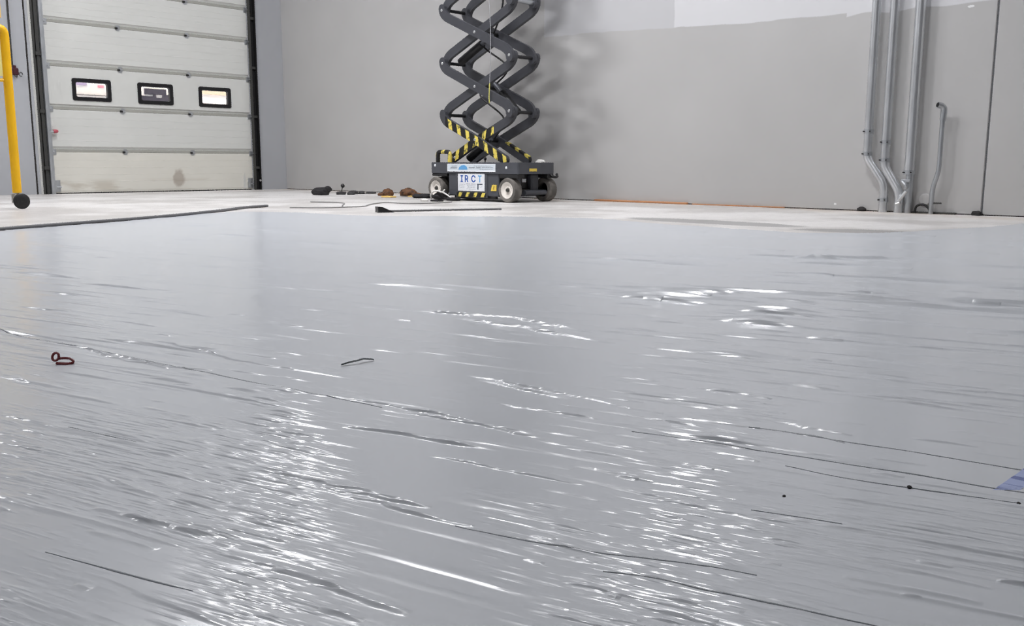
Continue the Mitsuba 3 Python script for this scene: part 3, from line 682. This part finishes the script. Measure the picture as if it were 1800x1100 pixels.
H += welts(.90, .060, .55, 20, .80) * fade(.060) * np.clip((RR - 3.) * 1., 0, 1) * (.2 + .8 * patch2)
# crinkled ridges: narrow welts that run along the pull of the film
RID = [[(12.7651, -7.7312), (12.9806, -7.7081), (13.1983, -7.7072)], [(12.8142, -7.7437), (13.0654, -7.7353)], [(12.9897, -7.852), (13.1026, -7.8288), (13.2007, -7.8145)], [(12.8962, -8.1624), (13.0554, -8.1125), (13.2031, -8.0691)],
       [(13.1334, -8.1616), (13.2643, -8.1313), (13.4064, -8.0985)], [(13.1273, -8.3696), (13.3083, -8.3093)], [(13.1702, -8.3605), (13.2988, -8.3416), (13.4003, -8.3169)], [(13.3168, -8.5631), (13.4216, -8.5422), (13.5206, -8.5275)],
       [(13.4389, -8.584), (13.501, -8.5714)], [(12.6552, -8.0723), (12.8148, -8.0226), (12.9799, -7.9924), (13.1926, -7.9606)], [(12.8482, -8.0486), (13.0228, -8.0034), (13.2105, -7.966)], [(13.9314, -8.0134), (13.9604, -8.0012), (13.9918, -7.9902)],
       [(11.9449, -8.1899), (12.2338, -8.1556)], [(12.558, -6.0014), (12.8785, -5.8506), (13.2982, -5.8067)], [(12.057, -4.8516), (12.6002, -4.3841)], [(12.3541, -6.3292), (12.4947, -6.29)], [(13.03, -8.3846), (13.188, -8.3336), (13.3051, -8.3065)],
       [(11.0027, -8.0734), (11.2389, -8.0024)], [(11.5871, -8.2243), (12.0917, -8.1843), (12.3251, -8.1068)], [(12.9785, -8.6351), (13.0788, -8.6022), (13.2041, -8.558)], [(11.8787, -8.0283), (12.2621, -7.9996), (12.462, -7.9728)],
       [(13.3886, -7.594), (13.5796, -7.5838)], [(11.7775, -7.3083), (12.3031, -7.104), (12.6754, -7.1315)], [(12.18, -7.2252), (12.5355, -7.2089), (12.7812, -7.2182)]]
paths = [(to_uv(r), 1.5) for r in RID]
for n in range(480):
    dist = .8 * (9.) ** (rng.random() ** .8)
    ang = math.radians(rng.uniform(-2, 62))
    u0, v0 = -dist * math.sin(ang), dist * math.cos(ang)
    ln = dist * rng.choice([.03, .06, .12, .3], p=[.35, .3, .22, .13]) * rng.uniform(.7, 1.4)
    tilt = math.tan(math.radians(rng.normal(0, 3.)))
    paths.append((np.array([(u0 - ln / 2, v0 - tilt * ln / 2), (u0 + ln / 2, v0 + tilt * ln / 2)]), rng.uniform(.25, .75)))
for pts, amp in paths:
    pts = pts[np.argsort(pts[:, 0])]
    a, b = np.searchsorted(uu, pts[0, 0]), np.searchsorted(uu, pts[-1, 0])
    if b - a < 3: continue
    us = uu[a:b]
    vr = np.interp(us, pts[:, 0], pts[:, 1])
    dm = max(1., math.hypot(us.mean(), vr.mean()))
    if amp <= 1 and taut[(a + b) // 2, min(np.searchsorted(vv, vr.mean()), nv - 1)] < .5: continue
    jit = meshkit.fbm(np.stack([us * (30 if amp > 1 else 14) / dm, us * 0 + pts[0, 1] * 31, us * 0], -1), 2, 5) - .5
    vr = vr + jit * (.011 if amp > 1 else .006) * dm
    q = (us - us[0]) / (us[-1] - us[0])
    c0 = np.searchsorted(vv, vr.mean())
    dv = np.gradient(vv)[min(max(c0, 1), nv - 2)]
    w = max(.0030 * (1 + .8 * rng.random()), 1.6 * dv)
    env = np.sin(np.pi * np.clip(q, 0, 1)) ** .5 * (.45 + 1.1 * meshkit.noise(np.stack([us * 26 / dm, us * 0 + pts[0, 1] * 17, us * 0], -1), 8))
    slope = .55 * amp * min(1., 2.6 / dm)
    c1, c2 = np.searchsorted(vv, vr.min() - 3 * w), np.searchsorted(vv, vr.max() + 3 * w)
    H[a:b, c1:c2] += (slope * w * 1.1 * env)[:, None] * np.exp(-((vv[None, c1:c2] - vr[:, None]) / w) ** 2)
H = np.maximum(H - np.quantile(H, .002), 0) + .0012
XY = ORG + UU[..., None] * WU + VV[..., None] * WV
P = np.concatenate([XY, H[..., None]], -1).reshape(-1, 3)
ids = np.arange(nu * nv).reshape(nu, nv)


def quads(I):
    a, b, c, d_ = I[:-1, :-1], I[1:, :-1], I[1:, 1:], I[:-1, 1:]
    return np.stack([a, b, c, d_], -1).reshape(-1, 4)


BU, BV = (nu - 1) // 8, (nv - 1) // 8
uc, vc = (uu[:-1:8] + uu[8::8]) / 2, (vv[:-1:8] + vv[8::8]) / 2
UB, VB = np.meshgrid(uc, vc, indexing='ij')
fine = (VB > .50 * np.abs(UB) - .15) & (UB < .45) & (VB > .40)      # near ground that shows its wrinkles; beyond it the sheet is meshed coarsely
fq = quads(ids)
bi, bj = np.meshgrid(np.arange(nu - 1) // 8, np.arange(nv - 1) // 8, indexing='ij')
Q = np.vstack([fq[fine[bi, bj].ravel()], quads(ids[::8, ::8])[~fine.ravel()]])
inside = shapely.contains_xy(FILM_EDGE, P[:, 0] + .05 * (meshkit.fbm(P * [2., 2., 0], 3, 40) - .5), P[:, 1] + .18 * (meshkit.fbm(P * [2.5, 2.5, 0] + 9, 3, 41) - .5))
Q = Q[inside[Q].all(1)]
used, inv = np.unique(Q, return_inverse=True)
film_h = lambda x, y: float(H[min(np.searchsorted(uu, to_uv((x, y))[0]), nu - 1), min(np.searchsorted(vv, to_uv((x, y))[1]), nv - 1)])
add('plastic_film', (P[used], inv.reshape(Q.shape)), 'film_bsdf', 'glossy grey plastic film stretched over the floor, full of long wrinkles', 'plastic film', smooth=False)
CRE = dict(
    C1=[(11.3049, -8.2801), (11.439, -8.2624), (11.6384, -8.2421), (11.9069, -8.1882), (12.2055, -8.1417), (12.403, -8.1083), (12.5511, -8.0867), (12.6795, -8.0615), (12.8024, -8.0407), (12.851, -8.0344)],
    C2=[(13.379, -8.3323), (13.4044, -8.326), (13.4949, -8.2955), (13.5635, -8.2689), (13.6175, -8.2391), (13.6839, -8.2075), (13.7335, -8.1908)],
    C3=[(13.5043, -7.643), (13.5418, -7.6344), (13.5978, -7.625), (13.6843, -7.6051), (13.768, -7.5923), (13.8464, -7.5803), (13.9209, -7.5718)],
    C4=[(13.2887, -7.8292), (13.3793, -7.8063), (13.475, -7.7836), (13.5621, -7.7568), (13.6643, -7.7351), (13.7271, -7.7179), (13.8339, -7.6999), (13.8757, -7.6883), (13.9443, -7.6772)],
    C5=[(13.6007, -8.305), (13.6535, -8.2784), (13.7174, -8.2616), (13.7932, -8.2377), (13.8597, -8.2194), (13.9113, -8.2034)],
    C6=[(13.0871, -8.7328), (13.1789, -8.703), (13.2393, -8.6835), (13.3108, -8.6589)],
    C7=[(12.5594, -8.5053), (12.6746, -8.4741), (12.7308, -8.4599)],
    C8=[(13.5732, -7.8161), (13.6606, -7.8073), (13.744, -7.7838), (13.8219, -7.7594), (13.8825, -7.7401)],
    C9=[(13.6267, -8.0148), (13.6827, -7.9944), (13.7383, -7.9785)],
    slit=[(13.4253, -7.6668), (13.4462, -7.6563), (13.4835, -7.6442), (13.5216, -7.6355), (13.5453, -7.631), (13.5875, -7.6351)])
WID = dict(C1=.0042, C2=.0026, C3=.0022, C4=.0026, C5=.0026, C6=.0024, C7=.003, C8=.0014, C9=.0012, slit=.0075)
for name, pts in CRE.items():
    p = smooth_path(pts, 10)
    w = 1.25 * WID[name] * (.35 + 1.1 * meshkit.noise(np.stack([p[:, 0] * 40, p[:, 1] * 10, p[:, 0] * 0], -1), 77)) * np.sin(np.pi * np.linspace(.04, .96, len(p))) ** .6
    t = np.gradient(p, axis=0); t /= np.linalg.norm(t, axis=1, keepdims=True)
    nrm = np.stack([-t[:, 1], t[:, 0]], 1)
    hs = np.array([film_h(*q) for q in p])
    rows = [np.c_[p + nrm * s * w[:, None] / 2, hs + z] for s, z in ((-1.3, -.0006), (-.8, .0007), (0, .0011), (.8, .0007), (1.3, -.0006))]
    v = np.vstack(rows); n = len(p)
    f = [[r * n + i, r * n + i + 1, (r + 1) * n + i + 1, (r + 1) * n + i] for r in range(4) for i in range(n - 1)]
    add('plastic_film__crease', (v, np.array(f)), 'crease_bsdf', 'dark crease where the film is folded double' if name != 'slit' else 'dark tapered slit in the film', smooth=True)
# blue tape, hook, sliver and crumbs lying on the film
tp = []
for s in np.linspace(0, 1, 60):
    y = -7.71 + s * .55
    for x in (13.8405 + .012 * s, 13.8405 + .012 * s + .028):
        yy = y + (.018 if (x > 13.86 and s == 0) else 0) + (x - 13.84) * .7 * (1 - s)
        tp.append((x, yy, film_h(x, yy) + .0006 + .0011 * (meshkit.noise(np.array([[y * 60, x * 8, 0]]), 3)[0])))
tp = np.array(tp).reshape(60, 2, 3)
f = [[2 * i, 2 * i + 1, 2 * i + 3, 2 * i + 2] for i in range(59)]
add('tape_strip', trimesh.Trimesh(tp.reshape(-1, 3), np.vstack([np.array(f)[:, [0, 1, 2]], np.array(f)[:, [0, 2, 3]]]), process=False), 'tape_blue', 'strip of wrinkled blue masking tape on the film at the right edge', 'tape', smooth=False)
hz = film_h(12.02, -8.31)
RX, RY = np.array([R_[0], R_[1], 0]), np.array([-R_[1], R_[0], 0])
hk = lambda a, b, z: tuple(np.array([12.0, -8.307, hz]) + RX * a + RY * b + np.array([0, 0, z]))
k = thing('wire_hook', 'small dark red hook with a ring end lying on the film at left', 'hook')
add(k + '__ring', tube([hk(-.012 + .0075 * math.cos(a), -.002 + .004 * math.sin(a), .017 + .0085 * math.sin(a)) for a in np.linspace(0, 2 * np.pi, 25)], .0028, 8), 'hook_red', smooth=True)
add(k + '__shank', tube(smooth_path([hk(-.006, 0, .012), hk(.004, .0, .0135), hk(.018, .001, .0125), hk(.028, -.002, .008), hk(.0285, -.006, .004), hk(.02, -.011, .0025), hk(.006, -.010, .0028), hk(-.008, -.008, .003)], 6), .003, 8), 'hook_red', smooth=True)
sp = smooth_path([(12.4918, -7.87), (12.5005, -7.836), (12.4942, -7.8051), (12.501, -7.7834)], 8)
sv = []
for i, q in enumerate(sp):
    e = .0035 * math.sin(math.pi * (.06 + .88 * i / (len(sp) - 1))) + .001
    h0 = film_h(*q) + .002 + .006 * math.sin(math.pi * i / (len(sp) - 1))
    sv += [(q[0] - e, q[1] + e * .4, h0), (q[0], q[1], h0 + .003), (q[0] + e, q[1] - e * .4, h0)]
n = len(sp); f = [[3 * i + j, 3 * i + j + 1, 3 * i + j + 4, 3 * i + j + 3] for i in range(n - 1) for j in (0, 1)] + [[3 * i, 3 * i + 3, 3 * i + 5, 3 * i + 2] for i in range(n - 1)]
add('dark_sliver', (np.array(sv), np.array(f)), 'strip_dark', 'dark curled sliver of plastic lying on the film, left of centre', 'plastic scrap', smooth=False)
for x, y, r_, s in ((13.6349, -7.9378, .0016, 'left one of three on the film'), (13.7497, -7.7816, .0024, 'largest of three on the film, below the blue tape'), (13.8825, -7.7401, .0018, 'at the right edge below the blue tape')):
    add('dirt_crumb', blob((x, y, film_h(x, y) + r_ * .5), (r_ * 1.4, r_ * 1.4, r_), int(x * 100), .3, 2, False), 'dirt', f'tiny black crumb, {s}', 'crumb', smooth=True)

# ------------------------------------------------------------------ lamps under the roof (all above the frame)
for x, y, where in LAMPS:
    k = thing('high_bay_light', f'white linear high bay light, {where}', 'ceiling light', 'high bay lights')
    add(k + '__housing', cbox(x - .62, x + .62, y - .17, y + .17, LAMP_Z + .004, LAMP_Z + .08, .01), 'fixture_white', smooth=False)
    for q in (-.5, .5): add(k + '__hanger', tube([(x + q, y, LAMP_Z + .07), (x + q, y, ZC)], .006, 6), 'galvanised')
    m = trimesh.Trimesh([(x - .6, y - .15, LAMP_Z), (x + .6, y - .15, LAMP_Z), (x + .6, y + .15, LAMP_Z), (x - .6, y + .15, LAMP_Z)], [[0, 2, 1], [0, 3, 2]], process=False)
    add(k + '__diffuser', m, 'fixture_white', smooth=False, emitter={'type': 'area', 'radiance': rgb(LAMP_RADIANCE, LAMP_RADIANCE * 1.0, LAMP_RADIANCE * 1.025)})

# ------------------------------------------------------------------ outside the door
add('yard_ground', cbox(-60, -.45, -40, 40, -.3, -.12, .001), 'asphalt_snow', 'bright snowy yard outside the door', kind='structure', smooth=False)
k = thing('outside_building', 'sunlit white building across the yard, seen through the three door windows', 'building')
add(k + '__wall', cbox(-36, -30.5, -12, 40, -.1, 9, .02), 'outside_white', smooth=False)
add(k + '__dark_window', cbox(-30.5, -30.42, 11.72, 12.82, 3.70, 3.98, .02), 'trailer_dark', 'dark window seen through the middle door window', smooth=False)
add(k + '__dark_base', extrude(Polygon([(11.3, 3.3), (11.3, 3.64), (11.75, 3.62), (12.15, 3.62), (12.18, 3.70), (12.28, 3.70), (12.3, 3.56), (12.6, 3.56), (12.65, 3.72), (13.0, 3.72), (13.0, 3.3)]), -30.5, -30.42, 'yz'), 'trailer_dark', smooth=False)
add(k + '__fascia', cbox(-30.5, -30.4, 14.6, 16.1, 3.86, 4.12, .02), 'outside_peach', 'peach band', smooth=False)
add(k + '__sign_panel', cbox(-30.5, -30.42, 9.50, 9.78, 3.88, 4.0, .02), 'outside_pink', 'pink panel', smooth=False)
add(k + '__sign_panel', cbox(-30.5, -30.42, 8.3, 9.0, 3.96, 4.1, .02), 'outside_lilac', 'lilac panel', smooth=False)
add(k + '__ledge', cbox(-30.5, -30.3, 8.2, 9.9, 3.50, 3.53, .005), 'hose_grey', smooth=False)
